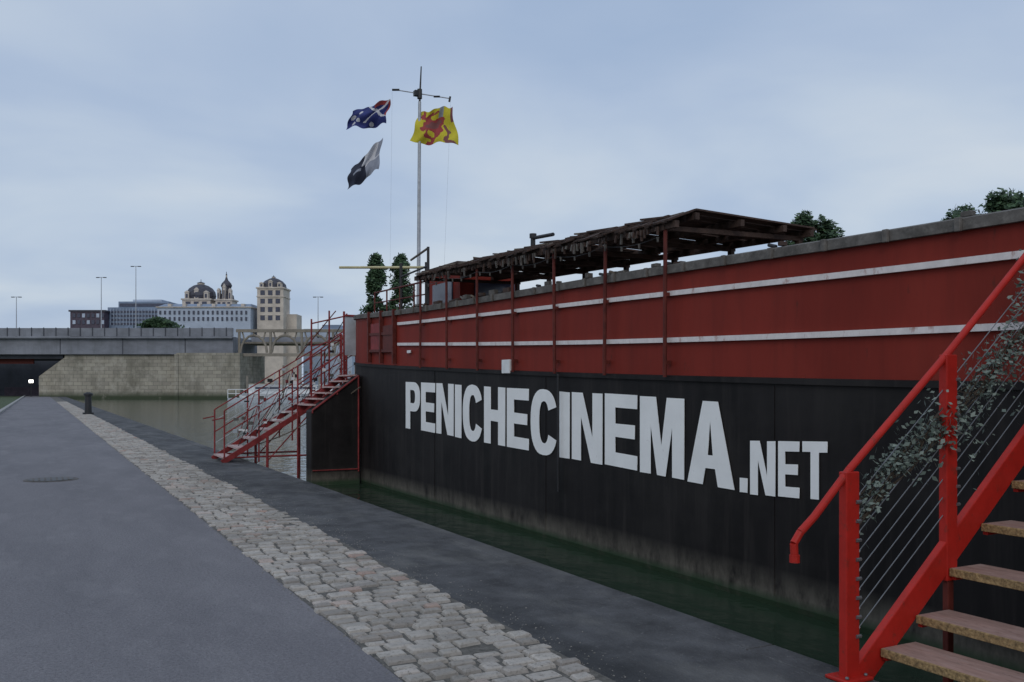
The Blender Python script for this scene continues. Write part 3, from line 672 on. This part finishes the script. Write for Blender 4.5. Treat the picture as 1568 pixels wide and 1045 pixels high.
def boat(name,Z,a,L,k,yaw):
    e=empty(name,FP(Z,a,WZ)); rot=Matrix.Rotation(yaw,3,'Z'); c0=FP(Z,a,WZ); b=MB()
    pr=[(-.5,.0),(-.48,.8),(.2,1),(.42,.6),(.5,0)]; vs=[]
    for z,s in((0-.2,.8),(1.1,1)):
        for t,w in pr: vs.append(c0+rot@Vector((t*L*(.92+.08*s),w*L*.14*s,z+(.3*t if z>0 else 0))))
        for t,w in reversed(pr[1:-1]): vs.append(c0+rot@Vector((t*L*(.92+.08*s),-w*L*.14*s,z+(.3*t if z>0 else 0))))
    n=len(vs)//2; b.add(vs,[(i,(i+1)%n,n+(i+1)%n,n+i) for i in range(n)]+[tuple(range(n,2*n))],k)
    b.box(c0+rot@Vector((-.08*L,0,1.6)),(L*.5,L*.2,1.1),'white',rot); b.box(c0+rot@Vector((-.08*L,0,1.75)),(L*.46,L*.204,.4),'glass',rot); b.box(c0+rot@Vector((-.08*L,0,2.2)),(L*.54,L*.22,.12),'white',rot)
    b.cyl(c0+rot@Vector((.1*L,0,2)),c0+rot@Vector((.1*L,0,4)),.05,'steel')
    for i in range(6): b.cyl(c0+rot@Vector(((.1+.06*i)*L,-.08*L,1.1)),c0+rot@Vector(((.1+.06*i)*L,-.08*L,1.8)),.03,'white',n=5)
    b.build('hull_and_cabin',e)
boat('moored_boat',120,-32,8,'white',.3); boat('moored_boat',128,-29,9,'panel',-.3); boat('moored_boat',105,-20.5,7,'black',.9)
b=MB(); fb(b,-35,-17,WZ-.1,.25,112,2,'panel')
for i in range(19): b.cyl(FP(112.1,-35+i,.25),FP(112.1,-35+i,1.3),.05,'white',n=5)
for h in(.8,1.3): b.cyl(FP(112.1,-35,h),FP(112.1,-17,h),.05,'white',n=5)
for i in range(4): b.cyl(FP(113.5,-33+i*4.5,-1),FP(113.5,-33+i*4.5,3+(i%2)*1.3),.14,'truss',n=8)
b.build('floating_jetty')

# ---------------- world + sun
w=bpy.data.worlds.new('World'); scene.world=w; w.use_nodes=True; nt=w.node_tree
bg=nt.nodes['Background']; out=nt.nodes['World Output']
sky=nt.nodes.new('ShaderNodeTexSky'); sky.sky_type='NISHITA'; sky.sun_disc=False
SE,SA=math.radians(32),math.radians(215)
sky.sun_elevation=SE; sky.sun_rotation=SA; sky.air_density=1.2; sky.dust_density=1.5
nt.links.new(sky.outputs[0],bg.inputs[0]); bg.inputs[1].default_value=0.10
tc=nt.nodes.new('ShaderNodeTexCoord'); sp=nt.nodes.new('ShaderNodeSeparateXYZ'); nt.links.new(tc.outputs['Generated'],sp.inputs[0])
ad=nt.nodes.new('ShaderNodeMath'); ad.operation='ADD'; ad.inputs[1].default_value=0.22; nt.links.new(sp.outputs['Z'],ad.inputs[0])
mxm=nt.nodes.new('ShaderNodeMath'); mxm.operation='MAXIMUM'; mxm.inputs[1].default_value=0.1; nt.links.new(ad.outputs[0],mxm.inputs[0])
dx=nt.nodes.new('ShaderNodeMath'); dx.operation='DIVIDE'; dy=nt.nodes.new('ShaderNodeMath'); dy.operation='DIVIDE'
nt.links.new(sp.outputs['X'],dx.inputs[0]); nt.links.new(mxm.outputs[0],dx.inputs[1]); nt.links.new(sp.outputs['Y'],dy.inputs[0]); nt.links.new(mxm.outputs[0],dy.inputs[1])
cb=nt.nodes.new('ShaderNodeCombineXYZ'); nt.links.new(dx.outputs[0],cb.inputs[0]); nt.links.new(dy.outputs[0],cb.inputs[1])
n1=nt.nodes.new('ShaderNodeTexNoise'); n1.inputs['Scale'].default_value=1.2; n1.inputs['Detail'].default_value=5; n1.inputs['Roughness'].default_value=0.45; n1.inputs['Distortion'].default_value=0.3
nt.links.new(cb.outputs[0],n1.inputs['Vector'])
cr=nt.nodes.new('ShaderNodeValToRGB'); E=cr.color_ramp.elements
E[0].position=0.28; E[0].color=(0.36,0.47,0.66,1); E[1].position=0.72; E[1].color=(0.66,0.72,0.79,1)
e=E.new(0.44); e.color=(0.44,0.54,0.71,1); e=E.new(0.56); e.color=(0.53,0.62,0.75,1)
nt.links.new(n1.outputs['Fac'],cr.inputs[0])
bg2=nt.nodes.new('ShaderNodeBackground'); nt.links.new(cr.outputs[0],bg2.inputs[0]); bg2.inputs[1].default_value=0.98
ms=nt.nodes.new('ShaderNodeMixShader'); ms.inputs[0].default_value=0.9
nt.links.new(bg.outputs[0],ms.inputs[1]); nt.links.new(bg2.outputs[0],ms.inputs[2]); nt.links.new(ms.outputs[0],out.inputs[0])
sl=bpy.data.lights.new('sun','SUN'); sl.energy=0.6; sl.angle=math.radians(25); sl.color=(1,.93,.84)
so=bpy.data.objects.new('sun',sl); scene.collection.objects.link(so)
d=Vector((math.sin(SA)*math.cos(SE),math.cos(SA)*math.cos(SE),math.sin(SE))); so.rotation_euler=d.to_track_quat('Z','Y').to_euler(); so.location=d*50
# ---------------- camera
cam=bpy.data.cameras.new('camera'); cam.lens=32; cam.sensor_width=36; cam.shift_y=(593-522.5)/1568; cam.clip_end=5000; cam.clip_start=.05
co=bpy.data.objects.new('camera',cam); scene.collection.objects.link(co); co.location=(0,0,1.6); co.rotation_euler=(math.radians(90),0,-TH)
scene.camera=co
scene.view_settings.view_transform='Standard'; scene.view_settings.look='None'; scene.view_settings.exposure=0
